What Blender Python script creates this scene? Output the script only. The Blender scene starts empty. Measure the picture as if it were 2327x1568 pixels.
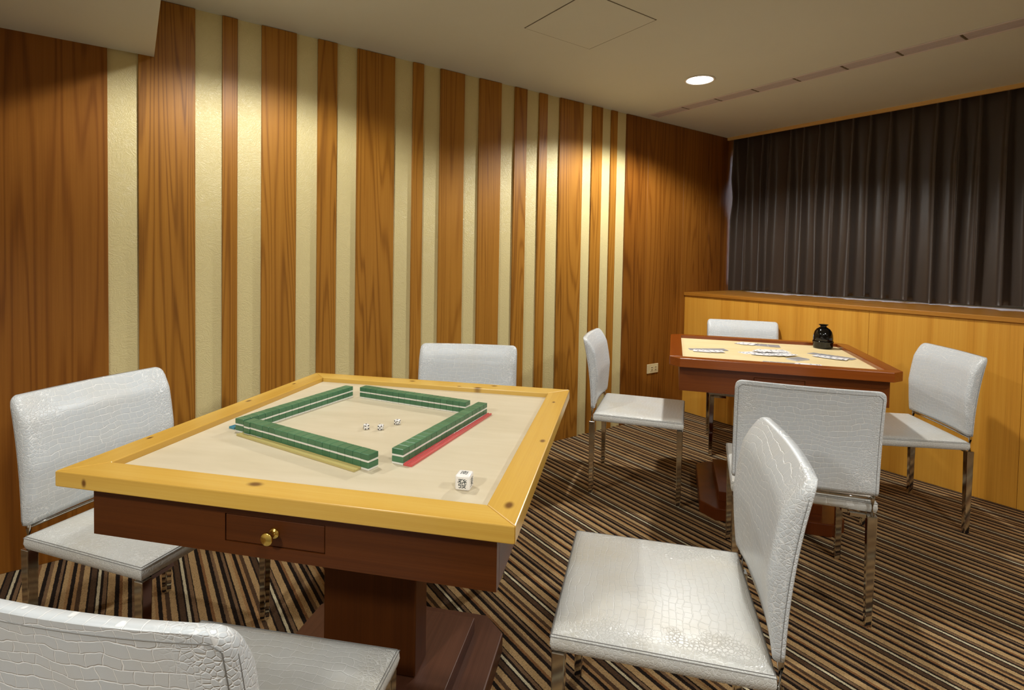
import bpy, bmesh, math, random
from mathutils import Vector, Matrix
random.seed(7)
C = bpy.context.scene.collection
SC = bpy.context.scene
PI = math.pi

# ------------------------------------------------------------------ room numbers (metres)
D = 2.669        # striped wall plane (Y)
HZ = 2.23        # ceiling height
XF = 4.08        # edge of the ceiling at the curtain recess
XW = 3.57        # wainscot front
XB = 4.36        # window wall
XL, YR = -2.3, -4.4

def lin(r, g, b):
    def f(c):
        c /= 255.0
        return c/12.92 if c <= 0.04045 else ((c+0.055)/1.055)**2.4
    return (f(r), f(g), f(b), 1.0)

# ------------------------------------------------------------------ node helpers
class NT:
    def __init__(self, name):
        self.m = bpy.data.materials.new(name); self.m.use_nodes = True
        self.t = self.m.node_tree; self.t.nodes.clear()
        self.out = self.t.nodes.new('ShaderNodeOutputMaterial')
        self.b = self.t.nodes.new('ShaderNodeBsdfPrincipled')
        self.t.links.new(self.b.outputs[0], self.out.inputs[0])
    def n(self, typ, ins=None, **props):
        nd = self.t.nodes.new(typ)
        for k, v in props.items(): setattr(nd, k, v)
        for k, v in (ins or {}).items():
            s = nd.inputs[k]
            if isinstance(v, bpy.types.NodeSocket): self.t.links.new(v, s)
            else: s.default_value = v
        return nd
    def math(self, op, a, b=0.0, c=None, clamp=False):
        ins = {0: a, 1: b}
        if c is not None: ins[2] = c
        return self.n('ShaderNodeMath', ins, operation=op, use_clamp=clamp).outputs[0]
    def vmath(self, op, a, b=(0, 0, 0)):
        return self.n('ShaderNodeVectorMath', {0: a, 1: b}, operation=op)
    def obj(self): return self.n('ShaderNodeTexCoord').outputs['Object']
    def noise(self, vec, scale, detail=2.0, rough=0.5, dist=0.0):
        return self.n('ShaderNodeTexNoise', {'Vector': vec, 'Scale': scale, 'Detail': detail, 'Roughness': rough, 'Distortion': dist}).outputs['Fac']
    def mapping(self, vec, scale=(1, 1, 1), loc=(0, 0, 0), rot=(0, 0, 0)):
        return self.n('ShaderNodeMapping', {'Vector': vec, 'Scale': scale, 'Location': loc, 'Rotation': rot}).outputs[0]
    def ramp(self, fac, stops, interp='LINEAR'):
        nd = self.n('ShaderNodeValToRGB', {'Fac': fac}); cr = nd.color_ramp; cr.interpolation = interp
        while len(cr.elements) > 1: cr.elements.remove(cr.elements[-1])
        cr.elements[0].position = stops[0][0]; cr.elements[0].color = stops[0][1]
        for p, c in stops[1:]:
            e = cr.elements.new(p); e.color = c
        return nd.outputs[0]
    def mix(self, fac, a, b, blend='MIX'):
        nd = self.n('ShaderNodeMix', data_type='RGBA', blend_type=blend)
        for s, v in ((nd.inputs[0], fac), (nd.inputs[6], a), (nd.inputs[7], b)):
            if isinstance(v, bpy.types.NodeSocket): self.t.links.new(v, s)
            else: s.default_value = v
        return nd.outputs[2]
    def mixf(self, fac, a, b):
        nd = self.n('ShaderNodeMix', data_type='FLOAT')
        for s, v in ((nd.inputs[0], fac), (nd.inputs[2], a), (nd.inputs[3], b)):
            if isinstance(v, bpy.types.NodeSocket): self.t.links.new(v, s)
            else: s.default_value = v
        return nd.outputs[0]
    def bump(self, h, strength=0.3, dist=0.001):
        self.t.links.new(self.n('ShaderNodeBump', {'Height': h, 'Strength': strength, 'Distance': dist}).outputs[0], self.b.inputs['Normal'])
    def set(self, **kw):
        names = dict(color='Base Color', rough='Roughness', metal='Metallic', spec='Specular IOR Level', coat='Coat Weight', coat_rough='Coat Roughness',
                     sheen='Sheen Weight', emis='Emission Color', emis_s='Emission Strength', trans='Transmission Weight', sss='Subsurface Weight')
        for k, v in kw.items():
            s = self.b.inputs[names[k]]
            if isinstance(v, bpy.types.NodeSocket): self.t.links.new(v, s)
            else: s.default_value = v
        return self.m

def plain(name, col, rough=0.5, metal=0.0, **kw):
    return NT(name).set(color=col, rough=rough, metal=metal, **kw)

def wood(name, dark, mid, light, along='z', rough=0.4, ring=16.0, dist=6.0, contrast=1.0, knots=(), coat=0.0, spec=0.4, bump=0.12, fine=1.0):
    """Veneer / solid wood with cathedral figure; the grain runs along the given axis."""
    t = NT(name)
    rnd = t.n('ShaderNodeObjectInfo').outputs['Random']
    off = t.n('ShaderNodeCombineXYZ', {0: t.math('MULTIPLY', rnd, 37.0), 1: t.math('MULTIPLY', rnd, 19.0), 2: t.math('MULTIPLY', rnd, 11.0)}).outputs[0]
    base = t.obj()
    v = t.vmath('ADD', base, off).outputs[0]
    st = {'x': (0.045, 1, 1), 'y': (1, 0.045, 1), 'z': (1, 1, 0.045)}[along]
    sf = {'x': (0.012, 1, 1), 'y': (1, 0.012, 1), 'z': (1, 1, 0.012)}[along]
    vs = t.mapping(v, st)
    big = t.noise(vs, 5.0, 2.0, 0.5, 0.4)
    # contour lines of a slow noise give cathedral arches and straight flanks
    rings = t.math('SINE', t.math('MULTIPLY', big, ring*dist))
    rings = t.math('MULTIPLY_ADD', rings, 0.5, 0.5)
    rings = t.math('SUBTRACT', 1.0, t.math('POWER', rings, 3.0))
    pores = t.noise(t.mapping(v, sf), 330.0, 3.0, 0.65)
    pores2 = t.noise(t.mapping(v, sf), 90.0, 2.0, 0.5)
    tone = t.noise(vs, 2.2, 1.0)
    f = t.math('ADD', t.math('MULTIPLY_ADD', rings, 0.36*contrast, .36*(1-contrast)*.7), t.math('MULTIPLY', pores, 0.34*fine))
    f = t.math('ADD', f, t.math('MULTIPLY', pores2, 0.30*fine))
    f = t.math('ADD', f, t.math('MULTIPLY', t.math('SUBTRACT', tone, 0.5), 0.55))
    col = t.ramp(f, [(0.16, dark), (0.50, mid), (0.84, light)])
    kn = None
    for (kx, ky, kz, kr) in knots:
        q = t.vmath('SUBTRACT', base, (kx, ky, kz)).outputs[0]
        if along == 'x': q = t.mapping(q, (0.6, 1, 0.4))
        elif along == 'y': q = t.mapping(q, (1, 0.6, 0.4))
        d = t.vmath('LENGTH', q).outputs['Value']
        m = t.n('ShaderNodeMapRange', {0: d, 1: kr*0.3, 2: kr*1.2, 3: 1.0, 4: 0.0}, interpolation_type='SMOOTHSTEP').outputs[0]
        kn = m if kn is None else t.math('MAXIMUM', kn, m)
    if kn is not None:
        col = t.mix(t.math('MULTIPLY', kn, 0.9), col, lin(92, 50, 14))
    if bump > .09: t.bump(pores, bump*1.5, 0.0006)
    return t.set(color=col, rough=rough, coat=coat, coat_rough=0.12, spec=spec)

# ------------------------------------------------------------------ materials
M = {}
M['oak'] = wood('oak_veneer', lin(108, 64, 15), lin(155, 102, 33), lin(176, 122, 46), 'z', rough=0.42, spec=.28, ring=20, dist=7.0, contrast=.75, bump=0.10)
M['oak_h'] = wood('oak_edge', lin(126, 76, 20), lin(168, 110, 36), lin(190, 134, 54), 'y', rough=0.35, ring=8, dist=3.0, contrast=0.5, bump=0.06)
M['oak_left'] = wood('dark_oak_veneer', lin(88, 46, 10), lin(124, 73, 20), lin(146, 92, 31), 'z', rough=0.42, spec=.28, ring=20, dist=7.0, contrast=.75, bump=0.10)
M['edge_board'] = wood('pale_edge_board', lin(190, 150, 84), lin(214, 176, 108), lin(226, 192, 126), 'y', rough=0.4, ring=6, dist=2.0, contrast=.3, bump=.04)
M['oak_wain'] = wood('oak_wainscot', lin(166, 106, 28), lin(208, 146, 50), lin(224, 168, 68), 'z', rough=0.42, ring=8, dist=3.2, contrast=0.5, bump=0.06)
PK = [(-.43, .047, .76, .011), (-.399, -.445, .76, .010), (-.051, -.455, .76, .008), (.301, -.438, .76, .006), (.418, -.429, .76, .006), (.442, .08, .76, .008),
      (-.265, .455, .76, .006), (.073, .45, .76, .008), (.297, .448, .76, .006), (.452, -.214, .76, .008), (.412, -.167, .755, .010), (.415, -.10, .755, .006), (-.471, .40, .742, .004)]
def kn(f): return [k for k in PK if f(k)]
pine = (lin(184, 137, 50), lin(204, 162, 72), lin(217, 183, 98))
M['pine_y'] = wood('pine_along_y', *pine, 'y', rough=0.26, ring=7, dist=2.4, contrast=0.5, knots=kn(lambda k: abs(k[0]) > .40), spec=0.5, bump=0.04, fine=.7)
M['pine_x'] = wood('pine_along_x', *pine, 'x', rough=0.26, ring=7, dist=2.4, contrast=0.5, knots=kn(lambda k: abs(k[0]) <= .40), spec=0.5, bump=0.04, fine=.7)
mah = (lin(54, 24, 6), lin(80, 39, 10), lin(98, 52, 16))
M['mahog_x'] = wood('mahogany_x', *mah, 'x', rough=0.40, ring=6, dist=2.4, contrast=0.5, bump=0.04, spec=.25)
M['mahog_y'] = wood('mahogany_y', *mah, 'y', rough=0.40, ring=6, dist=2.4, contrast=0.5, bump=0.04, spec=.25)
M['mahog_z'] = wood('mahogany_z', lin(52, 24, 6), lin(76, 38, 11), lin(92, 48, 15), 'z', spec=.25, rough=0.4, ring=6, dist=2.4, contrast=0.5, bump=0.04)
M['base_dark'] = wood('worn_base', lin(54, 28, 17), lin(80, 44, 27), lin(106, 66, 46), 'x', rough=0.45, ring=5, dist=2.0, contrast=0.4, bump=0.05)
red = (lin(100, 42, 8), lin(130, 60, 13), lin(150, 78, 22))
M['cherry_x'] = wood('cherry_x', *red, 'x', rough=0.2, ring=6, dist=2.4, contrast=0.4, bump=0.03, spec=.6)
M['cherry_y'] = wood('cherry_y', *red, 'y', rough=0.2, ring=6, dist=2.4, contrast=0.4, bump=0.03, spec=.6)
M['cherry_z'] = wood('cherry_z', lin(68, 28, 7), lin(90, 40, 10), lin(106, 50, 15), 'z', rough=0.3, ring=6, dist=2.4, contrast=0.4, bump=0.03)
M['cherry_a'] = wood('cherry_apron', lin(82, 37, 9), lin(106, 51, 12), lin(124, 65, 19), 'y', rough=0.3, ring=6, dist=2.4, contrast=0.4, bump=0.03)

def panel_mat(name, a, b, c):
    t = NT(name); v = t.obj()
    n1 = t.noise(t.mapping(v, (1, 0.25, 1)), 9.0, 3.0, 0.6, 0.6)
    n2 = t.noise(t.mapping(v, (1, 0.1, 1)), 60.0, 2.0)
    f = t.math('ADD', t.math('MULTIPLY', n1, 0.75), t.math('MULTIPLY', n2, 0.25))
    t.bump(n2, 0.03, 0.0004)
    return t.set(color=t.ramp(f, [(0.3, a), (0.5, b), (0.7, c)]), rough=0.42, spec=0.35)
M['panel'] = panel_mat('beige_play_surface', lin(193, 180, 151), lin(201, 188, 160), lin(208, 196, 170))
M['panel2'] = panel_mat('maple_play_surface', lin(222, 198, 144), lin(230, 208, 158), lin(234, 216, 170))

def wallpaper():
    t = NT('cream_wallpaper'); v = t.obj()
    fl = t.n('ShaderNodeTexVoronoi', {'Vector': t.vmath('ADD', v, t.vmath('SCALE', t.n('ShaderNodeTexNoise', {'Vector': v, 'Scale': 22.0, 'Detail': 2.0}).outputs['Color']).outputs[0]).outputs[0], 'Scale': 34.0}, feature='DISTANCE_TO_EDGE').outputs['Distance']
    sw = t.math('SINE', t.math('MULTIPLY', t.noise(v, 16.0, 3.0, 0.6, 1.2), 60.0))
    fine = t.noise(v, 260.0, 2.0)
    h = t.math('ADD', t.math('MULTIPLY', sw, 0.35), t.math('ADD', t.math('MULTIPLY', fl, 1.2), t.math('MULTIPLY', fine, 0.5)))
    t.bump(h, 0.45, 0.0014)
    col = t.mix(t.math('MULTIPLY_ADD', sw, 0.08, 0.08), lin(212, 196, 142), lin(220, 206, 156))
    return t.set(color=col, rough=0.38, spec=0.45)
M['paper'] = wallpaper()

def paint(name, col, rough=0.75):
    t = NT(name); v = t.obj()
    n = t.noise(v, 3.0, 2.0)
    c2 = tuple(x*0.94 for x in col[:3])+(1,)
    return t.set(color=t.mix(n, c2, col), rough=rough)
M['ceil'] = paint('ceiling_paint', lin(216, 220, 212))
M['plainwall'] = paint('plain_wall', lin(226, 222, 208))

def carpet():
    t = NT('striped_carpet'); v = t.obj()
    sx = t.n('ShaderNodeSeparateXYZ', {0: v}).outputs[0]
    w1 = t.math('MULTIPLY', t.math('SUBTRACT', t.noise(v, 330.0, 1.0), 0.5), 0.0042)
    w2 = t.math('MULTIPLY', t.math('SUBTRACT', t.noise(v, 45.0, 2.0), 0.5), 0.0030)
    x = t.math('ADD', t.math('ADD', sx, 0.3547), t.math('ADD', w1, w2))
    f = t.math('FRACT', t.math('DIVIDE', x, 0.2516))
    cream, tan, brn, dk, blk, rb, tr = lin(196, 184, 152), lin(172, 142, 100), lin(118, 92, 68), lin(82, 62, 46), lin(38, 31, 27), lin(128, 90, 58), lin(158, 122, 82)
    seq = [(0, cream), (.0083, blk), (.0166, brn), (.0269, blk), (.0300, tan), (.0512, blk), (.0648, rb), (.0736, tan), (.0889, blk), (.1008, brn), (.1120, tan),
           (.1224, blk), (.1348, brn), (.1442, blk), (.1494, tan), (.164, tr), (.1723, blk), (.1838, tr), (.1942, dk), (.2067, tan), (.2244, blk), (.2307, dk), (.2463, blk)]
    col = t.ramp(f, [(p/0.2516, c) for p, c in seq], 'CONSTANT')
    tuft = t.n('ShaderNodeTexVoronoi', {'Vector': v, 'Scale': 300.0}).outputs['Distance']
    wear = t.noise(v, 2.4, 3.0)
    shade = t.math('ADD', t.math('MULTIPLY', tuft, -0.55), t.math('MULTIPLY_ADD', wear, 0.35, 1.02))
    col = t.mix(1.0, col, t.n('ShaderNodeCombineXYZ', {0: shade, 1: shade, 2: shade}).outputs[0], 'MULTIPLY')
    t.bump(t.math('MULTIPLY', tuft, -1.0), 0.55, 0.004)
    return t.set(color=col, rough=1.0, spec=0.05)
M['carpet'] = carpet()

def leather(name, row_axis):
    t = NT(name); v0 = t.obj()
    rnd = t.n('ShaderNodeObjectInfo').outputs['Random']
    off = t.n('ShaderNodeCombineXYZ', {0: t.math('MULTIPLY', rnd, 3.1), 1: t.math('MULTIPLY', rnd, 5.3), 2: t.math('MULTIPLY', rnd, 7.7)}).outputs[0]
    sep = t.n('ShaderNodeSeparateXYZ', {0: v0})
    y, r = sep.outputs[1], sep.outputs[{'x': 0, 'z': 2}[row_axis]]
    vo = t.vmath('ADD', v0, off).outputs[0]
    nz = t.n('ShaderNodeTexNoise', {'Vector': vo, 'Scale': 9.0, 'Detail': 2.0}).outputs['Color']
    nz2 = t.n('ShaderNodeTexNoise', {'Vector': vo, 'Scale': 60.0, 'Detail': 1.0}).outputs['Color']
    uv = t.n('ShaderNodeCombineXYZ', {0: t.math('ADD', y, t.math('MULTIPLY', rnd, 3.3)), 1: t.math('ADD', r, t.math('MULTIPLY', rnd, 5.1)), 2: 0.0}).outputs[0]
    dv = t.vmath('ADD', t.mapping(nz, (.05, .05, 0), (-.025, -.025, 0)), t.mapping(nz2, (.006, .006, 0), (-.003, -.003, 0))).outputs[0]
    uv = t.vmath('ADD', uv, dv).outputs[0]
    br = t.n('ShaderNodeTexBrick', {'Vector': uv, 'Scale': 1.0, 'Mortar Size': 0.0010, 'Mortar Smooth': 0.6, 'Brick Width': 0.021, 'Row Height': 0.0165}, offset=0.5, squash=1.4, squash_frequency=3)
    vor = t.n('ShaderNodeTexVoronoi', {'Vector': vo, 'Scale': 115.0}, feature='DISTANCE_TO_EDGE').outputs['Distance']
    pebble = t.n('ShaderNodeMapRange', {0: vor, 1: 0.0, 2: 0.12, 3: 1.0, 4: 0.0}).outputs[0]
    patch = t.noise(vo, 7.0, 2.0)
    edge = t.n('ShaderNodeMapRange', {0: t.math('ADD', t.math('ABSOLUTE', y), t.math('MULTIPLY', t.math('SUBTRACT', patch, 0.5), 0.22)), 1: 0.15, 2: 0.19, 3: 0.0, 4: 1.0}).outputs[0]
    groove = t.mixf(edge, br.outputs['Fac'], pebble)
    stain = t.noise(vo, 5.5, 3.0, 0.6)
    base = t.mix(t.n('ShaderNodeMapRange', {0: stain, 1: 0.45, 2: 0.75}).outputs[0], *((lin(206, 206, 201), lin(202, 197, 183)) if row_axis == 'x' else (lin(199, 204, 207), lin(200, 200, 196))))
    col = t.mix(t.math('MULTIPLY', groove, 0.5 if row_axis == 'x' else 0.75), base, lin(240, 240, 238))
    soft = t.noise(vo, 240.0, 2.0)
    t.bump(t.math('ADD', t.math('MULTIPLY', groove, -1.0), t.math('MULTIPLY', soft, 0.12)), 0.5 if row_axis == 'x' else 0.6, 0.0014)
    return t.set(color=col, rough=t.math('MULTIPLY_ADD', stain, 0.2, 0.24), spec=0.5)
M['leather_seat'] = leather('white_croc_seat', 'x')
M['leather_back'] = leather('white_croc_back', 'z')
M['thread'] = plain('grey_thread', lin(124, 122, 118), 0.8)
M['chrome'] = plain('chrome', (0.62, 0.60, 0.57, 1), 0.09, 1.0)
M['brass'] = plain('brass', lin(222, 184, 92), 0.24, 1.0)

def tile_green():
    t = NT('green_tile_back'); n = t.noise(t.obj(), 60.0, 2.0)
    rnd = t.n('ShaderNodeObjectInfo').outputs['Random']
    c = t.mix(rnd, lin(64, 108, 76), lin(74, 120, 86))
    return t.set(color=c, rough=0.3, spec=0.5)
M['tile'] = tile_green()
M['ivory'] = plain('ivory_white', lin(226, 224, 214), 0.3)
M['dice'] = plain('dice_white', lin(232, 229, 224), 0.25)
M['ink'] = plain('dark_ink', lin(24, 40, 42), 0.5)
M['pip'] = plain('dark_pip', lin(40, 26, 40), 0.5)
M['yellow'] = plain('yellow_plastic', lin(212, 196, 126), 0.25, trans=0.25)
M['redp'] = plain('red_plastic', lin(218, 92, 90), 0.25, trans=0.15)
M['bluep'] = plain('blue_plastic', lin(60, 130, 150), 0.25)
M['black'] = plain('black_glaze', lin(9, 8, 7), 0.05, spec=0.5)
M['card'] = plain('card_face', lin(236, 236, 238), 0.35)
M['cardback'] = plain('card_back', lin(150, 148, 150), 0.35)
M['cardink'] = plain('card_ink', lin(46, 44, 56), 0.5)
M['outlet'] = plain('outlet_plastic', lin(214, 196, 150), 0.35)
M['slot'] = plain('dark_slot', lin(70, 56, 34), 0.6)
M['metal_grey'] = plain('grille_grey', lin(192, 184, 188), 0.5)
M['rail_grey'] = plain('grille_rail_grey', lin(216, 208, 208), 0.5)
M['gap'] = plain('dark_gap', lin(96, 86, 66), 0.9)
M['whitepaint'] = plain('white_ring', lin(226, 222, 212), 0.5)
M['lampglow'] = NT('lamp_glow').set(color=(1, 1, 1, 1), emis=(1.0, 0.99, 0.96, 1), emis_s=26.0)
M['alu'] = plain('window_aluminium', lin(150, 150, 150), 0.4, 0.6)
M['glass'] = plain('window_glass', (1, 1, 1, 1), 0.02, trans=1.0)

def curtain_mat():
    t = NT('brown_satin'); v = t.obj()
    n = t.noise(t.mapping(v, (1, 1, .15)), 14.0, 3.0, 0.6); w = t.noise(v, 700.0, 1.0)
    t.bump(t.math('ADD', t.math('MULTIPLY', n, 1.0), t.math('MULTIPLY', w, .04)), 0.25, 0.01)
    return t.set(color=t.mix(n, lin(50, 40, 33), lin(62, 50, 41)), rough=0.36, sheen=0.25, spec=.45)
M['curtain'] = curtain_mat()

# ------------------------------------------------------------------ object helpers
def tag(o, label=None, cat=None, group=None, kind=None):
    if label: o['label'] = label
    if cat: o['category'] = cat
    if group: o['group'] = group
    if kind: o['kind'] = kind
    return o

def empty(name, loc=(0, 0, 0), rz=0.0):
    o = bpy.data.objects.new(name, None); C.objects.link(o); o.empty_display_size = 0.05
    o.location = loc; o.rotation_euler = (0, 0, rz); return o

def link(name, bm, mats, parent=None, smooth=False, loc=(0, 0, 0), rz=0.0):
    me = bpy.data.meshes.new(name)
    bmesh.ops.recalc_face_normals(bm, faces=bm.faces[:])
    bm.to_mesh(me); bm.free()
    for m in (mats if isinstance(mats, (list, tuple)) else [mats]): me.materials.append(M[m] if isinstance(m, str) else m)
    if smooth:
        for p in me.polygons: p.use_smooth = True
    o = bpy.data.objects.new(name, me); C.objects.link(o)
    o.location = loc; o.rotation_euler = (0, 0, rz)
    if parent: o.parent = parent
    return o

def box(bm, x0, x1, y0, y1, z0, z1, bev=0.0, seg=2, mi=0):
    b = bmesh.new()
    bmesh.ops.create_cube(b, size=1.0)
    bmesh.ops.scale(b, vec=(x1-x0, y1-y0, z1-z0), verts=b.verts)
    bmesh.ops.translate(b, vec=((x0+x1)/2, (y0+y1)/2, (z0+z1)/2), verts=b.verts)
    if bev > 0:
        bmesh.ops.bevel(b, geom=b.edges[:], offset=bev, offset_type='OFFSET', segments=seg, profile=0.5, affect='EDGES', clamp_overlap=True)
    merge(bm, b, mi)

def merge(bm, b, mi=0, mat=None):
    vm = {}
    for v in b.verts: vm[v] = bm.verts.new(mat @ v.co if mat else v.co)
    for f in b.faces:
        try:
            nf = bm.faces.new([vm[v] for v in f.verts]); nf.material_index = mi; nf.smooth = f.smooth
        except ValueError: pass
    b.free()

def prism(bm, poly, z0, z1, mi=0, bev=0.0, seg=2):
    b = bmesh.new()
    lo = [b.verts.new((x, y, z0)) for x, y in poly]; hi = [b.verts.new((x, y, z1)) for x, y in poly]
    n = len(poly)
    b.faces.new(lo[::-1]); b.faces.new(hi)
    for i in range(n): b.faces.new((lo[i], lo[(i+1) % n], hi[(i+1) % n], hi[i]))
    if bev > 0: bmesh.ops.bevel(b, geom=b.edges[:], offset=bev, offset_type='OFFSET', segments=seg, profile=0.5, affect='EDGES', clamp_overlap=True)
    merge(bm, b, mi)

def lathe(bm, prof, n=40, mi=0, mat=None):
    b = bmesh.new(); rings = []
    for r, z in prof:
        if r < 1e-6: rings.append([b.verts.new((0, 0, z))])
        else: rings.append([b.verts.new((r*math.cos(2*PI*i/n), r*math.sin(2*PI*i/n), z)) for i in range(n)])
    for a, c in zip(rings[:-1], rings[1:]):
        if len(a) == 1 and len(c) == 1: continue
        for i in range(n):
            j = (i+1) % n
            if len(a) == 1: b.faces.new((a[0], c[i], c[j]))
            elif len(c) == 1: b.faces.new((a[i], a[j], c[0]))
            else: b.faces.new((a[i], a[j], c[j], c[i]))
    for f in b.faces: f.smooth = True
    merge(bm, b, mi, mat)

def tube(bm, pts, r, n=6, closed=False, mi=0):
    P = [Vector(p) for p in pts]; b = bmesh.new(); rings = []
    N = len(P)
    for i, p in enumerate(P):
        a = P[(i-1) % N] if (closed or i > 0) else p
        c = P[(i+1) % N] if (closed or i < N-1) else p
        d = (c-a).normalized()
        u = d.cross(Vector((0, 0, 1)))
        if u.length < 1e-3: u = d.cross(Vector((1, 0, 0)))
        u.normalize(); w = d.cross(u)
        rings.append([b.verts.new(p + (u*math.cos(2*PI*k/n) + w*math.sin(2*PI*k/n))*r) for k in range(n)])
    for i in range(N if closed else N-1):
        A, B = rings[i], rings[(i+1) % N]
        for k in range(n): b.faces.new((A[k], A[(k+1) % n], B[(k+1) % n], B[k]))
    if not closed:
        b.faces.new(rings[0][::-1]); b.faces.new(rings[-1])
    for f in b.faces: f.smooth = True
    merge(bm, b, mi)

def struct(name, bm, mats, **kw):
    return tag(link(name, bm, mats, **kw), kind='structure')

def copy_tree(o, parent=None):
    c = o.copy(); C.objects.link(c)
    if parent is not None: c.parent = parent
    for ch in list(o.children): copy_tree(ch, c)
    return c

# ------------------------------------------------------------------ the setting
bm = bmesh.new(); box(bm, XL, XB, YR, D+.03, -0.06, 0.0); struct('floor', bm, 'carpet')
bm = bmesh.new()
box(bm, XL, XF, YR, D+.03, HZ, HZ+.05); box(bm, XF-.03, XF, YR, D+.03, HZ+.05, 2.48); box(bm, XF-.03, XB+.1, YR, D+.03, 2.48, 2.53)
struct('ceiling', bm, 'ceil')
bm = bmesh.new(); box(bm, XL, XB+.1, D+.006, D+.1, -0.05, 2.5); struct('wall_left', bm, 'paper')
bm = bmesh.new(); box(bm, XL-.08, XL, YR, D+.1, -0.05, 2.3); struct('wall_front', bm, 'plainwall')
bm = bmesh.new(); box(bm, XL, XB+.1, YR-.08, YR, -0.05, 2.5); struct('wall_right', bm, 'plainwall')
# window wall: solid below and above the window band
WZ0, WZ1, WY0, WY1 = 0.975, 2.15, -2.2, 2.645
bm = bmesh.new()
box(bm, XB, XB+.1, YR, D+.03, -0.05, WZ0); box(bm, XB, XB+.1, YR, D+.03, WZ1, 2.5)
box(bm, XB, XB+.1, YR, WY0, WZ0, WZ1); box(bm, XB, XB+.1, WY1, D+.03, WZ0, WZ1)
struct('wall_back', bm, 'plainwall')
bm = bmesh.new()
fw = .028
box(bm, XB+.02, XB+.07, WY0, WY1, WZ0, WZ0+fw); box(bm, XB+.02, XB+.07, WY0, WY1, WZ1-fw, WZ1)
for yy in (WY0, -.98, .23, 1.44, WY1-fw): box(bm, XB+.02, XB+.07, yy, yy+fw, WZ0+fw, WZ1-fw)
win = struct('window_1', bm, 'alu')
bm = bmesh.new(); box(bm, XB+.042, XB+.048, WY0+fw, WY1-fw, WZ0+fw, WZ1-fw); link('pane', bm, 'glass', win)

# wooden boards over the wallpaper, widths as they stand on the wall
BANDS = [(XL, -.075), (.024, .224), (.325, .386), (.483, .635), (.731, .824), (.923, 1.123), (1.225, 1.288), (1.389, 1.542), (1.640, 1.794),
         (1.892, 1.984), (2.080, 2.146), (2.248, 2.451), (2.535, 2.630), (2.714, 2.774), (2.868, XB-.002)]
k = 1
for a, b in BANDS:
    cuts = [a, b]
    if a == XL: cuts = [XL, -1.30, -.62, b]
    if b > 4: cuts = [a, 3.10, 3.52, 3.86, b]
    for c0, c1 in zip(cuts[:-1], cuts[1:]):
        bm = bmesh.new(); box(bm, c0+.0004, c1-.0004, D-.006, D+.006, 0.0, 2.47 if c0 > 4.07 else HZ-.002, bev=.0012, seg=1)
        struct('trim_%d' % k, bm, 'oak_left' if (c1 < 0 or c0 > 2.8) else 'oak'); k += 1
# lowered ceiling on the left, edge board of the ceiling at the curtain
bm = bmesh.new(); box(bm, XL, .078, YR, D-.0065, 1.993, HZ); struct('trim_%d' % k, bm, 'ceil'); k += 1
bm = bmesh.new(); box(bm, XF, XF+.018, YR, D-.007, 2.206, HZ+.25, bev=.001, seg=1); struct('trim_%d' % k, bm, 'edge_board'); k += 1
# wainscot and its ledge
cuts = [D-.0065, 2.05, 1.36, .68, .0, -.9, -1.8, YR]
for y1, y0 in zip(cuts[:-1], cuts[1:]):
    bm = bmesh.new(); box(bm, XW, XW+.02, y0+.0006, y1-.0006, 0.0, .9225, bev=.001, seg=1)
    struct('trim_%d' % k, bm, 'oak_wain'); k += 1
bm = bmesh.new(); box(bm, XW-.012, XB, YR, D-.0065, .9225, .9465, bev=.002, seg=2); struct('trim_%d' % k, bm, 'oak_h'); k += 1

# ------------------------------------------------------------------ ceiling fittings
def downlight(x, y, label, watts, soft=.032, z=HZ):
    r = empty('ceiling_downlight', (x, y, z))
    tag(r, label, 'ceiling light', 'recessed ceiling downlights')
    bm = bmesh.new(); lathe(bm, [(.070, -.0005), (.084, -.0005), (.085, -.003), (.080, -.006), (.072, -.005), (.070, -.0005)], 48); link('trim_ring', bm, 'whitepaint', r)
    bm = bmesh.new(); lathe(bm, [(0, -.0045), (.05, -.0045), (.070, -.003), (.070, -.0008), (0, -.0008)], 48); link('diffuser', bm, 'lampglow', r)
    L = bpy.data.lights.new('downlight_lamp', 'SPOT'); L.energy = watts; L.spot_size = math.radians(153); L.spot_blend = 0.33; L.shadow_soft_size = soft
    L.color = (1.0, 0.995, 0.955)
    lo = bpy.data.objects.new('lamp', L); C.objects.link(lo); lo.parent = r; lo.location = (0, 0, -.052)
    return r
LW1, LW2, LB = 41.0, 84.0, 34.0
downlight(2.643, 1.911, 'glowing round downlight in the ceiling above the card table', LW2)
downlight(.39, 1.911, 'round downlight near the lowered ceiling, above the left side of the pine table', LW1)
downlight(.25, -.30, 'added fill light in the ceiling just behind the viewer', LB, .08)  # unseen fill lamp, added to brighten the near chairs
downlight(-1.20, .30, 'added fill light in the lowered ceiling to the left of the viewer', 78.0, .08, 1.993)  # added fill, no known fitting here; lifts chair backs and the table front
downlight(1.65, -.50, 'added fill light in the ceiling behind the viewer, to the right', 58.0, .08)  # lamp added out of view, placed for brightness
downlight(1.50, -2.60, 'added fill light in the ceiling far behind the viewer', 58.0, .08)  # added far lamp, unseen, raises the general light level

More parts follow.
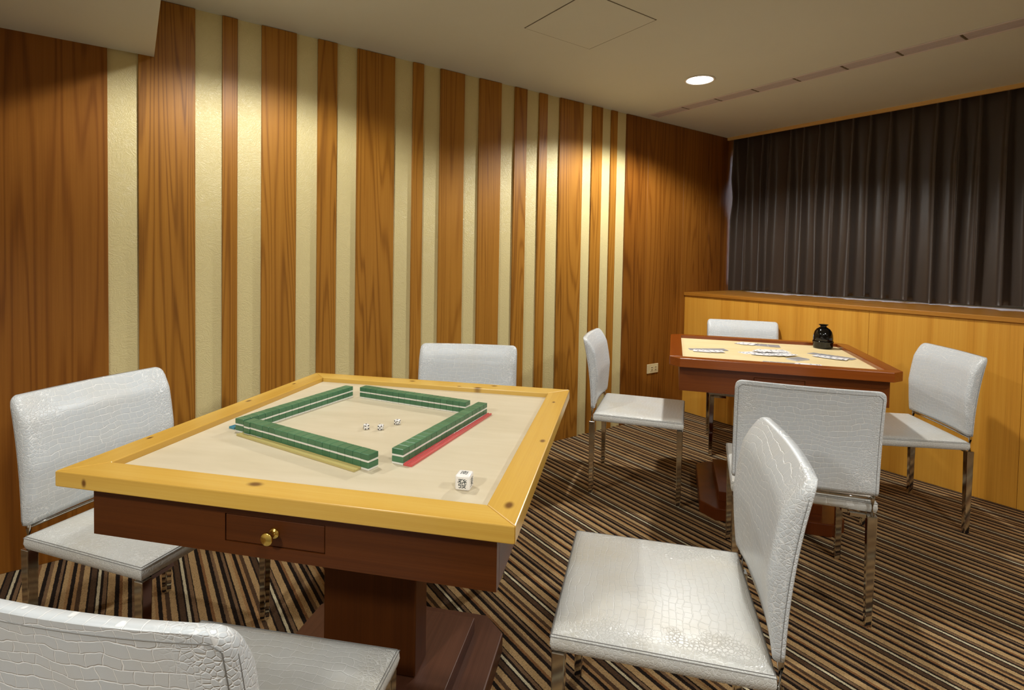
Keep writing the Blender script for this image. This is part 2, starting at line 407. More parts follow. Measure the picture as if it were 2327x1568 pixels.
g = empty('ceiling_slot_vent', (3.062, 0, HZ)); tag(g, 'long narrow grey slot vent in the ceiling running toward the curtain side', 'air vent')
bm = bmesh.new()
for sx in (-.052, .052): box(bm, sx-.006, sx+.006, -1.95, 2.594, -.004, -.0003, bev=.001, seg=1)
link('rail', bm, 'rail_grey', g)
seps = [2.594] + [2.322-.2486*i for i in range(17)]
for i in range(len(seps)-1):
    y1, y0 = seps[i]-.006, seps[i+1]+.006
    bm = bmesh.new(); box(bm, -.044, .044, y0, y1, -.0022, -.0003, bev=.0006, seg=1)
    for q in (-.015, .015): box(bm, q-.0015, q+.0015, y0, y1, -.0036, -.0022)
    link('louvre', bm, 'metal_grey', g)
for y in seps[1:-1]:
    bm = bmesh.new(); box(bm, -.046, .046, y-.0045, y+.0045, -.0016, -.0003); link('divider', bm, 'gap', g)
g = empty('ceiling_hatch', (1.639, 1.76, HZ)); tag(g, 'square access hatch flush in the ceiling, only its thin outline showing', 'hatch')
bm = bmesh.new(); box(bm, -.196, .196, -.204, .204, -.0022, -.0004, bev=.0006, seg=1); link('cover', bm, 'ceil', g)
bm = bmesh.new()
for s in (-1, 1):
    box(bm, s*.1985-.0015, s*.1985+.0015, -.207, .207, -.0012, -.0003)
    box(bm, -.2, .2, s*.2055-.0015, s*.2055+.0015, -.0012, -.0003)
link('gap', bm, 'gap', g)

# ------------------------------------------------------------------ outlet
o = empty('wall_outlet', (3.203, D-.006, .379)); tag(o, 'small beige double power outlet low on the wooden wall beside the card table', 'outlet')
bm = bmesh.new(); box(bm, -.062, .062, -.007, 0, -.035, .035, bev=.003, seg=3); link('plate', bm, 'outlet', o, smooth=False)
for sx in (-.012, .03):
    bm = bmesh.new(); box(bm, sx-.016, sx+.016, -.009, -.0065, -.018, .018, bev=.001, seg=2)
    for zz in (-.009, .009): box(bm, sx-.009, sx+.007, -.0096, -.0088, zz-.002, zz+.002, mi=1)
    link('socket', bm, ['outlet', 'slot'], o)

# ------------------------------------------------------------------ curtain
ridges = [2.655, 2.52, 2.393, 2.326, 2.167, 2.066, 1.953, 1.845, 1.727, 1.615, 1.495, 1.369, 1.239, 1.127, 1.027, .90]
while ridges[-1] > -2.45: ridges.append(ridges[-1]-random.uniform(.105, .13))
def curtain_x(y, z):
    for i in range(len(ridges)-1):
        if ridges[i] >= y >= ridges[i+1]:
            w = ridges[i]-ridges[i+1]; f = (ridges[i]-y)/w; break
    else: return 0.0
    h = max(0.0, min(1.0, (2.16-z)/.30)); low = max(0.0, min(1.0, (1.45-z)/.45))
    sway = .010*math.sin(2.2*z+i*1.9)*h
    d = min(abs(ridges[i]-y+sway*.6), abs(y-ridges[i+1]-sway*.6))
    left = (ridges[i]-y) < (y-ridges[i+1])
    wd = .0135+.007*h+.004*low*math.sin(i*2.1)
    lip = -(.024+.022*h)*math.exp(-(d/wd)**2)                       # rounded standing fold
    sag = .010*math.sin(PI*f)*(.6+.4*math.sin(i*1.3+2*z))*(1-.5*h)
    return lip+sag+.004*low*math.sin(31*y+i)
def curtain_bm(z0f, z1, nz, dx, ylo=None):
    bm = bmesh.new(); ys = []
    for i in range(len(ridges)-1):
        for j in range(26): q = j/26; q = q-.11*math.sin(2*PI*q); ys.append(ridges[i]+(ridges[i+1]-ridges[i])*q)
    rows = []
    for kz in range(nz+1):
        row = []
        for y in ys:
            z0 = z0f(y); z = z0+(z1-z0)*kz/nz
            side = max(0, (y-2.60)/.055)
            edge = -.018*side*math.sin(PI*max(0, min(1, (z-1.52)/.40)))**2    # left border swings off the wall at mid height
            yy = y+edge*1.0
            row.append(bm.verts.new((4.185+curtain_x(y, z)+dx, yy, z)))
        rows.append(row)
    for a, b in zip(rows[:-1], rows[1:]):
        for i in range(len(ys)-1):
            f = bm.faces.new((a[i], a[i+1], b[i+1], b[i])); f.smooth = True
    return bm
def zbot(y): return .962+.006*math.sin(9*y)+.004*math.sin(23*y+1)
cu = link('curtain', curtain_bm(zbot, 2.46, 46, 0.0), 'curtain', smooth=True)
tag(cu, 'dark brown pleated satin curtain covering the window above the wooden ledge', 'curtain')
sm = cu.modifiers.new('thickness', 'SOLIDIFY'); sm.thickness = .002; sm.offset = 0
he = link('hem', curtain_bm(lambda y: zbot(y)-.001, 1.078, 4, -.0018), 'curtain', cu, smooth=True)

# ------------------------------------------------------------------ chairs
CW, CD, CZ, CT = .448, .437, .422, .048
def make_chair():
    r = empty('leather_chair')
    hw, hd = CW/2, CD/2
    # seat: rounded slab with a slight crown
    bm = bmesh.new(); N = 20
    def edge(t): return 1-max(0, (abs(t)-.90)/.10)**2.2
    top, bot = [], []
    for i in range(N+1):
        u = math.sin(PI/2*(-1+2*i/N))
        ta, ba = [], []
        for j in range(N+1):
            w = math.sin(PI/2*(-1+2*j/N))
            e = min(edge(u), edge(w))
            crown = .004*(1-u*u)*(1-w*w)
            ta.append(bm.verts.new((u*hd, w*hw, CZ-.0035-.0085*(1-e)+crown)))
            ba.append(bm.verts.new((u*hd*.99, w*hw*.99, CZ-CT+.005*(1-e))))
        top.append(ta); bot.append(ba)
    for i in range(N):
        for j in range(N):
            bm.faces.new((top[i][j], top[i+1][j], top[i+1][j+1], top[i][j+1])); bm.faces.new((bot[i][j], bot[i][j+1], bot[i+1][j+1], bot[i+1][j]))
    ring = [(i, 0) for i in range(N)]+[(N, j) for j in range(N)]+[(N-i, N) for i in range(N)]+[(0, N-j) for j in range(N)]
    mid = []
    for (i, j) in ring:
        p = top[i][j].co; q = bot[i][j].co
        mid.append(bm.verts.new((p.x*1.006, p.y*1.006, q.z*.55+p.z*.45)))
    for a in range(len(ring)):
        b = (a+1) % len(ring)
        ta, tb = top[ring[a][0]][ring[a][1]], top[ring[b][0]][ring[b][1]]
        ba, bb = bot[ring[a][0]][ring[a][1]], bot[ring[b][0]][ring[b][1]]
        bm.faces.new((ta, tb, mid[b], mid[a])); bm.faces.new((mid[a], mid[b], bb, ba))
    seat = link('seat', bm, 'leather_seat', r, smooth=True)
    bm = bmesh.new()
    zz = CZ-.0125; q = .0012
    for (zz, o) in ((CZ-.0128, q), (CZ-.0092, -.0022)):
        pts = []
        for sx, sy in ((1, 1), (1, -1), (-1, -1), (-1, 1)):
            pts.append((sx*(hd+o), sy*(hw+o), zz))
        P = []
        for i in range(4):
            a, b = Vector(pts[i]), Vector(pts[(i+1) % 4])
            for s in range(10): P.append(a.lerp(b, s/10))
        tube(bm, P, .00075, 5, closed=True)
    link('seam', bm, 'thread', seat)
    # backrest: stacked rounded cross-sections, hollowed toward the sitter, leaning back
    bm = bmesh.new(); NV = 26; zb, zt = .441, .794
    secs = []
    def rear(v): return -hd-.014-.012*v-.036*v**2.2
    def thick(v):
        t = .022+.026*min(1, v/.45)
        if v > .80: t *= 1-.62*((v-.80)/.20)**1.5
        return t
    hb = .2245
    def section(v, shrink=0.0, tk=None):
        t = (tk if tk is not None else thick(v)); x0 = rear(v); z = zb+(zt-zb)*v
        wy = hb-shrink
        pts = []
        M_ = 16
        cr = min(t*.3, .006); cf = min(t*.62, .026)
        ysq = [-wy+cr+(2*wy-2*cr)*s/M_ for s in range(M_+1)]
        ysf = [-wy+cf+(2*wy-2*cf)*s/M_ for s in range(M_+1)]
        def cx(y): return -.017*(1-(y/hb)**2)
        for y in ysq: pts.append((x0+cx(y), y))                                           # rear face
        for a in range(1, 4): th = a/4*PI/2; pts.append((x0+cx(wy)+cr-cr*math.cos(th), wy-cr+cr*math.sin(th)))
        for a in range(0, 7): th = a/7*PI/2; pts.append((x0+cx(wy-cf*(1-math.cos(th)))+t-cf+cf*math.sin(th), wy-cf+cf*math.cos(th)))
        for y in ysf[::-1]: pts.append((x0+t+cx(y), y))                                    # front face
        for a in range(1, 8): th = a/7*PI/2; pts.append((x0+cx(wy-cf*(1-math.sin(th)))+t-cf+cf*math.cos(th), -wy+cf-cf*math.sin(th)))
        for a in range(0, 4): th = a/4*PI/2; pts.append((x0+cx(wy)+cr-cr*math.sin(th), -wy+cr-cr*math.cos(th)))
        return [bm.verts.new((x, y, z)) for x, y in pts]
    vs = [i/NV for i in range(NV)]+[.975, .985, .993, .998, 1.0]
    for v in vs:
        sh = .020*(1-math.sqrt(max(0, 1-max(0, (v-.93)/.07)**2))) + .002*max(0, (.04-v)/.04)
        secs.append(section(v, sh, None if v < .999 else thick(1)*.55))
    for a, b in zip(secs[:-1], secs[1:]):
        n = len(a)
        for i in range(n): bm.faces.new((a[i], a[(i+1) % n], b[(i+1) % n], b[i]))
    bm.faces.new(secs[-1]); bm.faces.new(secs[0][::-1])
    back = link('backrest', bm, 'leather_back', r, smooth=True)
    bm = bmesh.new()
    def cxx(y): return -.017*(1-(y/hb)**2)
    P = []; ins = .011; vt = 1-.013/(zt-zb)
    for s in range(16): v = .01+s/15*(vt-.04); P.append((rear(v)+cxx(hb-ins)-.0003, -hb+ins, zb+(zt-zb)*v))
    for s in range(17): y = (-hb+ins+.012)+(2*hb-2*ins-.024)*s/16; P.append((rear(vt)+cxx(y)-.0003, y, zb+(zt-zb)*vt))
    for s in range(15, -1, -1): v = .01+s/15*(vt-.04); P.append((rear(v)+cxx(hb-ins)-.0003, hb-ins, zb+(zt-zb)*v))
    tube(bm, P, .00065, 5)
    for sy in (-1, 1):
        P = []
        for s in range(18): v = .01+s/17*.90; P.append((rear(v)+.0085, sy*(hb+.0001), zb+(zt-zb)*v))
        tube(bm, P, .00065, 5)
    link('seam', bm, 'thread', back)
    # chrome: tapering square legs, posts, rails
    for sx in (1, -1):
        for sy in (1, -1):
            cx = hd-.016 if sx > 0 else -hd-.008
            cy = sy*(hw-.018)
            b = bmesh.new()
            zt_ = CZ-CT-.001
            v8 = []
            for z, h in ((0, .0105), (zt_, .0145)):
                v8.append([b.verts.new((cx+dx*h, cy+dy*h, z)) for dx, dy in ((-1, -1), (1, -1), (1, 1), (-1, 1))])
            b.faces.new(v8[0][::-1]); b.faces.new(v8[1])
            for i in range(4): b.faces.new((v8[0][i], v8[0][(i+1) % 4], v8[1][(i+1) % 4], v8[1][i]))
            bmesh.ops.bevel(b, geom=b.edges[:], offset=.0025, segments=2, profile=.5, affect='EDGES')
            link('leg', b, 'chrome', r)
    for sy in (1, -1):
        bm = bmesh.new(); tube(bm, [(-hd-.0105, sy*(hw-.017), CZ-CT-.004), (-hd-.0105, sy*(hw-.017), .425), (-hd-.010, sy*(hw-.017), .458)], .0065, 12)
        link('back_post', bm, 'chrome', r)
    bm = bmesh.new(); tube(bm, [(-hd-.0115, -hw+.02, .430), (-hd-.014, -hw*.5, .430), (-hd-.016, 0, .430), (-hd-.014, hw*.5, .430), (-hd-.0115, hw-.02, .430)], .005, 10)
    link('back_rail', bm, 'chrome', r)
    bm = bmesh.new(); zf = CZ-CT
    for sy in (1, -1): box(bm, -hd+.012, hd-.012, sy*(hw-.09)-.010, sy*(hw-.09)+.010, zf-.012, zf-.001)
    for sy in (1, -1):
        for cx in (hd-.016, -hd-.004): ya, yb = sorted((sy*(hw-.0335), sy*(hw-.080))); box(bm, cx-.008, cx+.008, ya, yb, zf-.012, zf-.001)
    link('seat_frame', bm, 'chrome', r)
    return r

CH = [
 (1.029, .827, 2.283, 'white textured chair in the right foreground, empty seat toward the pine table'),
 (.067, 1.906, -.934, 'white textured chair at the left end of the pine table, against the dark wood panel'),
 (1.099, 1.914, -2.254, 'white chair behind the pine table, only its back showing against the stripes'),
 (2.222, 1.914, -.938, 'white chair standing between the pine table and the card table, beside the striped wall'),
 (3.194, 1.909, -2.498, 'white chair on the far side of the card table, in front of the ledge'),
 (2.058, 1.028, .613, 'white chair with its back to us, pushed up to the card table'),
 (3.029, 1.052, 2.396, 'white chair at the right end of the card table beside the black jar'),
 (.124, .989, .783, 'white crocodile-textured chair cut off at the bottom left edge, nearest the viewer'),
]
proto = make_chair()
for i, (x, y, a, lab) in enumerate(CH):
    c = proto if i == 0 else copy_tree(proto)
    c.location = (x, y, 0); c.rotation_euler = (0, 0, a)
    tag(c, lab, 'chair', 'white leather chairs')

# ------------------------------------------------------------------ tables
def make_table(name, loc, rz, hx, hy, ix, iy, ztop, zunder, zpan, mats, label, drop, ah, ch=0.0, drawer=None, apx=None, apy=None, rim=0.0):
    t = empty(name, loc, rz); tag(t, label, 'table')
    mx, my, ma_x, ma_y, mp, mb, mbx = mats
    def rail(poly, m):
        bm = bmesh.new(); prism(bm, poly, zunder, ztop, bev=.0022, seg=2); link('frame_rail', bm, m, t)
    e = .0003
    rail([(-hx, -hy+ch+e), (-hx+ch, -hy+e), (-ix, -iy+e), (-ix, iy-e), (-hx+ch, hy-e), (-hx, hy-ch-e)] if ch else [(-hx, -hy+e), (-ix, -iy+e), (-ix, iy-e), (-hx, hy-e)], my)
    rail([(hx, hy-ch-e), (hx-ch, hy-e), (ix, iy-e), (ix, -iy+e), (hx-ch, -hy+e), (hx, -hy+ch+e)] if ch else [(hx, hy-e), (ix, iy-e), (ix, -iy+e), (hx, -hy+e)], my)
    rail([(-hx+ch+e, hy), (-ix+e, iy), (ix-e, iy), (hx-ch-e, hy)] if ch else [(-hx+e, hy), (-ix+e, iy), (ix-e, iy), (hx-e, hy)], mx)
    rail([(hx-ch-e, -hy), (ix-e, -iy), (-ix+e, -iy), (-hx+ch+e, -hy)] if ch else [(hx-e, -hy), (ix-e, -iy), (-ix+e, -iy), (-hx+e, -hy)], mx)
    bm = bmesh.new(); box(bm, -ix+.0004, ix-.0004, -iy+.0004, iy-.0004, zpan-.012, zpan); link('play_surface', bm, mp, t)
    z1, z0 = zunder-.0006, ah
    th = .02
    # front apron with an opening for the drawer
    dy0, dy1, dz0, dz1 = drawer
    bm = bmesh.new(); g = .0016
    box(bm, -apx, -apx+th, -apy, dy0-g, z0, z1); box(bm, -apx, -apx+th, dy1+g, apy, z0, z1)
    box(bm, -apx, -apx+th, dy0-g, dy1+g, z0, dz0-g); box(bm, -apx, -apx+th, dy0-g, dy1+g, dz1+g, z1)
    link('apron', bm, ma_y, t)
    bm = bmesh.new(); box(bm, apx-th, apx, -apy, apy, z0, z1, bev=.0015, seg=1); link('apron', bm, ma_y, t)
    for s in (1, -1):
        bm = bmesh.new(); ya, yb = sorted((s*apy, s*(apy-th))); box(bm, -apx+th+.0003, apx-th-.0003, ya, yb, z0, z1, bev=.0015, seg=1); link('apron', bm, ma_x, t)
    bm = bmesh.new(); box(bm, -apx+.0004, -apx+th, dy0, dy1, dz0, dz1, bev=.0012, seg=1); box(bm, -apx+th, -apx+.26, dy0+.008, dy1-.008, dz0+.004, dz1-.004)
    dr = link('drawer', bm, ma_y, t)
    km = Matrix.Translation((-apx+.0004, (dy0+dy1)/2, (dz0+dz1)/2)) @ Matrix.Rotation(-PI/2, 4, 'Y')
    bm = bmesh.new(); lathe(bm, [(0, -.0005), (.0105, -.0005), (.0112, .001), (.0085, .003), (.0050, .004), (.0042, .012), (.0050, .0175), (.0100, .0195), (.0125, .021), (.0125, .024), (.0112, .0252), (0, .0258)], 32, mat=km)
    link('knob', bm, 'brass', dr)
    bm = bmesh.new(); px, py = .042, .131
    box(bm, -px, px, -py, py, .1045, z1-.02, bev=.004, seg=2); link('pedestal', bm, mb, t)
    bm = bmesh.new(); box(bm, -apx+.27, apx-th, -.18, .18, z1-.02, z1-.001); link('under_brace', bm, mb, t)
    h, c = .305, .068
    octo = [(-h, -h+c), (-h+c, -h), (h-c, -h), (h, -h+c), (h, h-c), (h-c, h), (-h+c, h), (-h, h-c)]
    bm = bmesh.new(); prism(bm, octo, 0.0, .058, bev=.004, seg=2); link('base', bm, mbx, t)
    bm = bmesh.new(); box(bm, -.22, .22, -.22, .22, .058, .104, bev=.002, seg=2); link('plinth', bm, mbx, t)
    return t

T1 = dict(c=(.5388, 1.3708), a=.7523, z=.745)
T2 = dict(c=(2.587, 1.438), a=.66, z=.746)
make_table('mahjong_table', (*T1['c'], 0), T1['a'], .471, .471, .406, .406, .760, .7285, T1['z'],
           ('pine_x', 'pine_y', 'mahog_x', 'mahog_y', 'panel', 'mahog_z', 'base_dark'),
           'square mahjong table with golden pine frame and dark drawer, in the foreground', 0, .614, 0.0, (-.097, .116, .640, .692), .425, .430)
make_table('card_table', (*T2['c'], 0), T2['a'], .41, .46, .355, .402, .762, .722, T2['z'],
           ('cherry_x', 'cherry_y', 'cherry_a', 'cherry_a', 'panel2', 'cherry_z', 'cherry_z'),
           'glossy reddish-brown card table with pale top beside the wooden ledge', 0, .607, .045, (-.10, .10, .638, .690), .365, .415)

def loc_on(T, x, y, z=None):
    c, s = math.cos(T['a']), math.sin(T['a'])
    return Vector((T['c'][0]+c*x-s*y, T['c'][1]+s*x+c*y, T['z'] if z is None else z))

# ------------------------------------------------------------------ mahjong tiles
TW, TL, TH = .0225, .0300, .0175
def make_tile():
    bm = bmesh.new(); box(bm, -TL/2, TL/2, -TW/2+.0001, TW/2-.0001, .0046, TH-.0001, bev=.0013, seg=2)
    t = link('mahjong_tile', bm, 'tile')
    bm = bmesh.new(); box(bm, -TL/2+.0001, TL/2-.0001, -TW/2+.0002, TW/2-.0002, .0001, .0048, bev=.0011, seg=2)
    link('ivory_face', bm, 'ivory', t)
    return t
ORD = ['first', 'second', 'third', 'fourth', 'fifth', 'sixth', 'seventh', 'eighth', 'ninth', 'tenth', 'eleventh', 'twelfth', 'thirteenth', 'fourteenth', 'fifteenth', 'sixteenth', 'seventeenth', 'eighteenth']
# wall: one edge line in table coordinates, side of that line the tiles fill, wording
WALLS = [
 ((-.151, .290), (-.288, -.117), (1, 0), 'from the left end of the wall behind the yellow rack', 'tiles of the wall behind the yellow rack'),
 ((-.235, -.146), (.176, -.231), (0, -1), 'from the near end of the wall beside the red rack', 'tiles of the wall beside the red rack'),
 ((-.146, .296), (.246, .203), (0, 1), 'from the near end of the left wall', 'tiles of the left wall'),
 ((.240, .177), (.156, -.199), (1, 0), 'from the left end of the far wall without a rack', 'tiles of the far wall'),
]
first_tile = make_tile(); used = False
for p0, p1, side, where, grp in WALLS:
    d = Vector(p1)-Vector(p0); L = d.length; d.normalize()
    nrm = Vector((-d.y, d.x))
    if nrm.dot(Vector(side)) < 0: nrm = -nrm
    pitch = L/18; ang = math.atan2(d.y, d.x)-PI/2
    for lev in range(2):
        for i in range(18):
            jit = random.uniform(-.0004, .0004) + (-.0022 if (grp.endswith('yellow rack') and i == 0) else 0)
            q = Vector(p0)+d*(pitch*(i+.5))+nrm*(TL/2+jit)
            t = first_tile if not used else copy_tree(first_tile)
            used = True
            w = loc_on(T1, q.x, q.y, T1['z']+lev*TH)
            t.location = w; t.rotation_euler = (0, 0, T1['a']+ang+random.uniform(-.006, .006)); t.scale = (1, pitch/TW*.9985, 1)
            tag(t, 'green tile, %s layer, %s %s' % ('upper' if lev else 'lower', ORD[i], where), 'mahjong tile', grp)

def rack(p0, p1, side, w, mat, label):
    d = Vector(p1)-Vector(p0); L = d.length; d.normalize(); nrm = Vector((-d.y, d.x))
    if nrm.dot(Vector(side)) < 0: nrm = -nrm
    c = (Vector(p0)+Vector(p1))/2+nrm*w/2
    bm = bmesh.new(); h = w/2
    # low channel-shaped ruler: flat bed, raised lips and a centre ridge
    prof = [(-h, 0), (h, 0), (h, .0052), (h-.0028, .0052), (h-.0038, .0034), (.0022, .0034), (.0010, .0048), (-.0016, .0048), (-.0028, .0034), (-h+.0038, .0034), (-h+.0028, .0052), (-h, .0052)]
    A = [bm.verts.new((x, -L/2, z+.0002)) for x, z in prof]; B = [bm.verts.new((x, L/2, z+.0002)) for x, z in prof]
    bm.faces.new(A); bm.faces.new(B[::-1])
    for i in range(len(prof)): bm.faces.new((A[i], A[(i+1) % len(prof)], B[(i+1) % len(prof)], B[i]))
    o = link('tile_rack', bm, mat, loc=loc_on(T1, c.x, c.y), rz=T1['a']+math.atan2(d.y, d.x)-PI/2)
    return tag(o, label, 'tile rack')
rack((-.1635, .302), (-.2995, -.090), (1, 0), .0085+.0115, 'yellow', 'translucent yellow plastic tile rack in front of the nearest green wall')
rack((-.2445, -.1965), (.172, -.2735), (0, 1), .0205, 'redp', 'red plastic tile rack along the right side of the green wall')
rack((-.120, .359), (.27, .268), (0, -1), .020, 'bluep', 'blue plastic tile rack, only its end showing past the left green wall')

# ------------------------------------------------------------------ dice
def pips(n):
    a = .28
    return {1: [(0, 0)], 2: [(-a, -a), (a, a)], 3: [(-a, -a), (0, 0), (a, a)], 4: [(-a, -a), (a, a), (-a, a), (a, -a)],
            5: [(-a, -a), (a, a), (-a, a), (a, -a), (0, 0)], 6: [(-a, -a), (a, a), (-a, a), (a, -a), (-a, 0), (a, 0)]}[n]
def small_die(x, y, rz, faces, label):
    s = .0135; bm = bmesh.new(); box(bm, -s/2, s/2, -s/2, s/2, 0, s, bev=.0026, seg=3)
    dirs = {'t': Matrix.Identity(4), 'f': Matrix.Rotation(-PI/2, 4, 'Y'), 'r': Matrix.Rotation(PI/2, 4, 'X'), 'l': Matrix.Rotation(-PI/2, 4, 'X'), 'b': Matrix.Rotation(PI/2, 4, 'Y')}
    for k_, n_ in faces.items():
        for (u, v) in pips(n_):
            rr = .0026 if n_ == 1 else .00165
            m = Matrix.Translation((0, 0, s/2)) @ dirs[k_] @ Matrix.Translation((u*s, v*s, s/2+.00004))
            lathe(bm, [(0, .0001), (rr, .0001), (rr, -.0004), (0, -.0004)], 14, mi=1, mat=m)
    o = link('die', bm, ['dice', 'pip'], loc=loc_on(T1, x, y), rz=T1['a']+rz)
    return tag(o, label, 'die', 'small dice inside the green square')
small_die(-.036, .015, .75, {'t': 1, 'f': 4, 'r': 5, 'l': 3, 'b': 2}, 'leftmost of three small white dice, turned cornerwise, inside the green tile square')
small_die(-.030, -.023, .12, {'t': 2, 'f': 5, 'r': 3, 'l': 4, 'b': 6}, 'middle small white die with two dots on top, inside the green tile square')
small_die(.022, -.047, -.22, {'t': 1, 'f': 5, 'r': 3, 'l': 4, 'b': 2}, 'small white die farthest back and to the right inside the green square')

# the large direction die with Chinese characters
BS = .0305
big = empty('direction_die', loc_on(T1, -.3165, -.337), T1['a']); tag(big, 'large white die with Chinese characters near the front right corner of the pine table', 'die')
bm = bmesh.new(); box(bm, -BS/2, BS/2, -BS/2, BS/2, 0, BS, bev=.0042, seg=4); bo = link('body', bm, 'dice', big, smooth=True)
def glyph(ch, mat, size):
    cu_ = bpy.data.curves.new('character', 'FONT'); cu_.body = ch; cu_.size = size; cu_.align_x = 'CENTER'; cu_.align_y = 'CENTER'; cu_.extrude = .00012; cu_.offset = .00004
    to = bpy.data.objects.new('tmp', cu_); C.objects.link(to)
    dg = bpy.context.evaluated_depsgraph_get(); me = bpy.data.meshes.new_from_object(to.evaluated_get(dg))
    bpy.data.objects.remove(to); bpy.data.curves.remove(cu_)
    me.materials.clear(); me.materials.append(M['ink'])
    xs = [v.co.x for v in me.vertices]; ys = [v.co.y for v in me.vertices]
    cx_, cy_ = (min(xs)+max(xs))/2, (min(ys)+max(ys))/2
    me.transform(Matrix.Translation((-cx_, -cy_, 0))); me.transform(mat)
    o_ = bpy.data.objects.new('character', me); C.objects.link(o_); o_.parent = big
    return o_
# front face looks along -x: text right = -y, text up = +z
def face(right, up, normal, c):
    m = Matrix((( right[0], up[0], normal[0], c[0]), (right[1], up[1], normal[1], c[1]), (right[2], up[2], normal[2], c[2]), (0, 0, 0, 1)))
    return m
glyph('\u767c', face((0, -1, 0), (0, 0, 1), (-1, 0, 0), (-BS/2-.00002, 0, BS/2-.0004)), .0205)
glyph('\u5357', face((0, -1, 0), (1, 0, 0), (0, 0, 1), (.0005, 0, BS+.00002)), .0170)
glyph('\u6771', face((1, 0, 0), (0, 0, 1), (0, -1, 0), (0, -BS/2-.00002, BS/2)), .0200)

# ------------------------------------------------------------------ black jar
jar = empty('lidded_jar', loc_on(T2, .284, -.319)); tag(jar, 'glossy black ceramic jar with a flared mouth on the back corner of the card table', 'jar')
bm = bmesh.new(); lathe(bm, [(0, .0005), (.043, .0005), (.046, .003), (.0475, .012), (.0480, .030), (.0500, .0345), (.0510, .0375), (.0500, .0398), (.0470, .0400), (0, .0400)], 56); link('base_bowl', bm, 'black', jar)
bm = bmesh.new(); lathe(bm, [(0, .0402), (.0462, .0402), (.0472, .043), (.0470, .058), (.0452, .074), (.0405, .090), (.0320, .102), (.0210, .1095), (.0150, .1135), (.0140, .1165), (.0165, .120), (.0235, .1252), (.0240, .1264), (.0225, .1264), (.0130, .119), (.0105, .112), (0, .110)], 56); link('dome_lid', bm, 'black', jar)

# ------------------------------------------------------------------ playing cards
KW, KL, KT = .060, .086, .0005
def make_card(faceup):
    bm = bmesh.new()
    r = .004; poly = []
    for cx_, cy_, a0 in ((KW/2-r, KL/2-r, 0), (-KW/2+r, KL/2-r, 90), (-KW/2+r, -KL/2+r, 180), (KW/2-r, -KL/2+r, 270)):
        for s in range(4): th = math.radians(a0+30*s); poly.append((cx_+r*math.cos(th), cy_+r*math.sin(th)))
    prism(bm, poly, 0, KT, 0)
    if faceup:
        for (u, v) in faceup:
            w = .0058
            prism(bm, [(u-w, v), (u, v-w*1.2), (u+w, v), (u, v+w*1.2)], KT, KT+.00004, 1)
        for s in (-1, 1):
            prism(bm, [(s*(KW/2-.008)-.003, s*(KL/2-.012)-.005), (s*(KW/2-.008)+.003, s*(KL/2-.012)-.005), (s*(KW/2-.008)+.003, s*(KL/2-.012)+.005), (s*(KW/2-.008)-.003, s*(KL/2-.012)+.005)], KT, KT+.00004, 1)
        return link('playing_card', bm, ['card', 'cardink'])
    b = KW/2-.001; c_ = KL/2-.001
    prism(bm, [(-b, -c_), (b, -c_), (b, c_), (-b, c_)], KT, KT+.00004, 1)
    return link('playing_card', bm, ['card', 'cardback'])
fa = [make_card([(-.012, .02), (.012, .02), (-.012, -.02), (.012, -.02)]), make_card([(0, 0), (0, .024), (0, -.024)]), make_card([(-.012, .026), (.012, .026), (-.012, 0), (.012, 0), (-.012, -.026), (.012, -.026)])]
bk = make_card(None)
pool = {'f0': fa[0], 'f1': fa[1], 'f2': fa[2], 'b': bk}; fresh = set(pool)
def card(kind, x, y, rz, lev, label, grp):
    if kind in fresh: o_ = pool[kind]; fresh.discard(kind)
    else: o_ = pool[kind].copy(); C.objects.link(o_)
    o_.location = loc_on(T2, x, y, T2['z']+.0002+lev*.0007); o_.rotation_euler = (0, 0, T2['a']+rz)
    tag(o_, label, 'playing card', grp)
def fan(p0, p1, n, rz, kinds, lev0, label, grp, spread=.12):
    for i in range(n):
        f = i/max(1, n-1)
        card(kinds[i % len(kinds)], p0[0]+(p1[0]-p0[0])*f, p0[1]+(p1[1]-p0[1])*f, rz+spread*(f-.5)*2+random.uniform(-.04, .04), lev0+i, label, grp)
W3 = ['f0', 'f1', 'f2']
fan((-.035, .325), (-.005, .225), 4, .25, ['b'], 0, 'grey-backed card of the hand dealt at the left edge of the card table', 'face-down cards at the left')
fan((-.085, .305), (-.075, .245), 3, .10, W3, 4, 'white face-up card lying on the hand at the left edge of the card table', 'face-up cards at the left')
fan((.262, .005), (.245, -.075), 3, 1.35, ['b'], 0, 'grey-backed card of the hand on the far side, toward the black jar', 'face-down cards at the far side')
fan((.270, .075), (.258, .045), 2, 1.0, W3, 3, 'white face-up card of the hand on the far side of the card table', 'face-up cards at the far side')
fan((-.035, .085), (.02, -.075), 5, 1.1, W3, 0, 'white face-up card in the lower row of the pile mid-table', 'face-up cards mid-table, lower row', .5)
fan((-.075, .035), (-.055, -.085), 5, .35, ['f2', 'f0', 'f1'], 5, 'white face-up card in the upper row of the pile mid-table', 'face-up cards mid-table, upper row', .4)
fan((.015, .020), (.03, -.075), 3, 1.5, W3, 10, 'white face-up card on top at the back of the pile mid-table', 'face-up cards mid-table, back', .4)
fan((-.142, -.112), (-.136, -.118), 6, .75, ['b'], 0, 'grey-backed card in the neat little stack beside the white pile', 'stacked stock cards', .05)
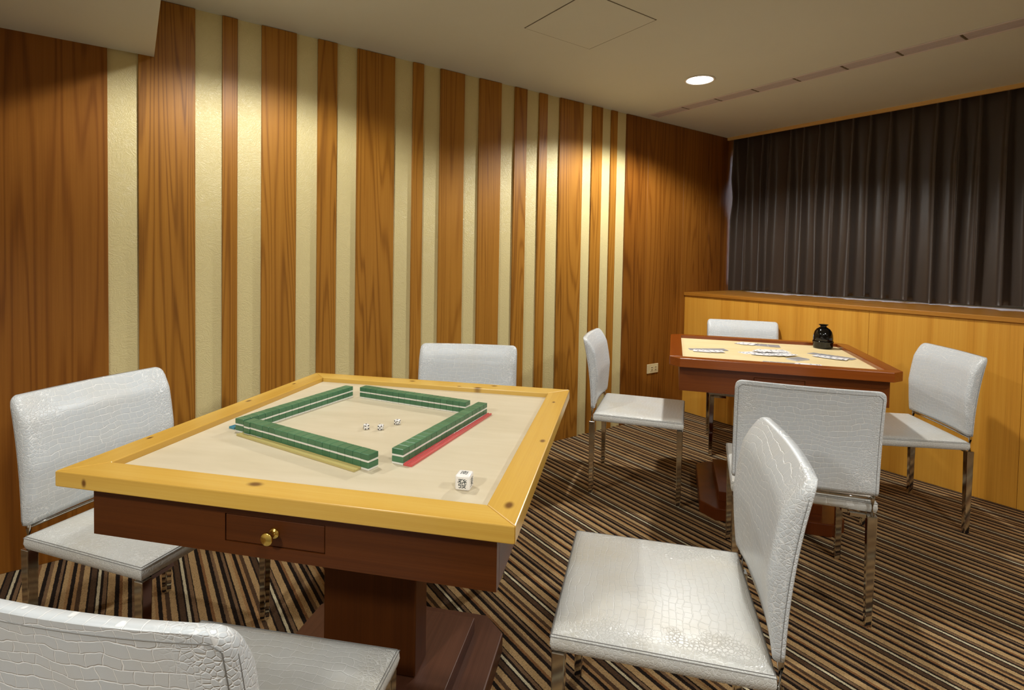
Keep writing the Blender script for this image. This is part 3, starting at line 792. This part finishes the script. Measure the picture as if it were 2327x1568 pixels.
fan((.055, -.245), (-.015, -.340), 4, -.7, ['b'], 0, 'grey-backed card of the hand at the right edge, below the black jar', 'face-down cards at the right')
fan((-.025, -.250), (-.055, -.300), 3, -.6, W3, 4, 'white face-up card lying on the hand at the right edge of the card table', 'face-up cards at the right')
fan((-.290, .030), (-.300, -.060), 4, 1.45, ['b'], 0, 'grey-backed card of the hand along the near edge of the card table', 'face-down cards at the near edge')
fan((-.295, -.100), (-.302, -.150), 3, 1.35, W3, 4, 'white face-up card of the hand along the near edge of the card table', 'face-up cards at the near edge')

# ------------------------------------------------------------------ daylight outside, camera
w = bpy.data.worlds.new('sky'); SC.world = w; w.use_nodes = True
bgn = w.node_tree.nodes['Background']; bgn.inputs[0].default_value = (.62, .78, 1.0, 1); bgn.inputs[1].default_value = 3.0

f, yaw, pitch, roll, cy, hc = 1219.139, .953544, .030853, .018051, 619.345, 1.20716
fwv = Vector((math.cos(yaw)*math.cos(pitch), math.sin(yaw)*math.cos(pitch), -math.sin(pitch)))
rt = Vector((math.sin(yaw), -math.cos(yaw), 0)); up = rt.cross(fwv)
r2 = rt*math.cos(roll)+up*math.sin(roll); u2 = up*math.cos(roll)-rt*math.sin(roll)
cam = bpy.data.cameras.new('camera'); co = bpy.data.objects.new('camera', cam); C.objects.link(co)
co.matrix_world = Matrix(((r2.x, u2.x, -fwv.x, 0), (r2.y, u2.y, -fwv.y, 0), (r2.z, u2.z, -fwv.z, hc), (0, 0, 0, 1)))
cam.sensor_width = 36.0; cam.sensor_fit = 'HORIZONTAL'; cam.lens = f/2327*36; cam.shift_y = -(784-cy)/2327; cam.clip_start = .02
SC.camera = co
SC.view_settings.view_transform = 'Standard'; SC.view_settings.look = 'None'; SC.view_settings.gamma = 1.0
SC.view_settings.exposure = 0.16; SC.view_settings.use_curve_mapping = False
SC.cycles.max_bounces = 6; SC.cycles.diffuse_bounces = 4; SC.cycles.glossy_bounces = 3; SC.cycles.transmission_bounces = 4; SC.cycles.use_adaptive_sampling = True; SC.cycles.adaptive_threshold = 0.05; SC.cycles.use_denoising = True
SC.cycles.sample_clamp_indirect = 6.0
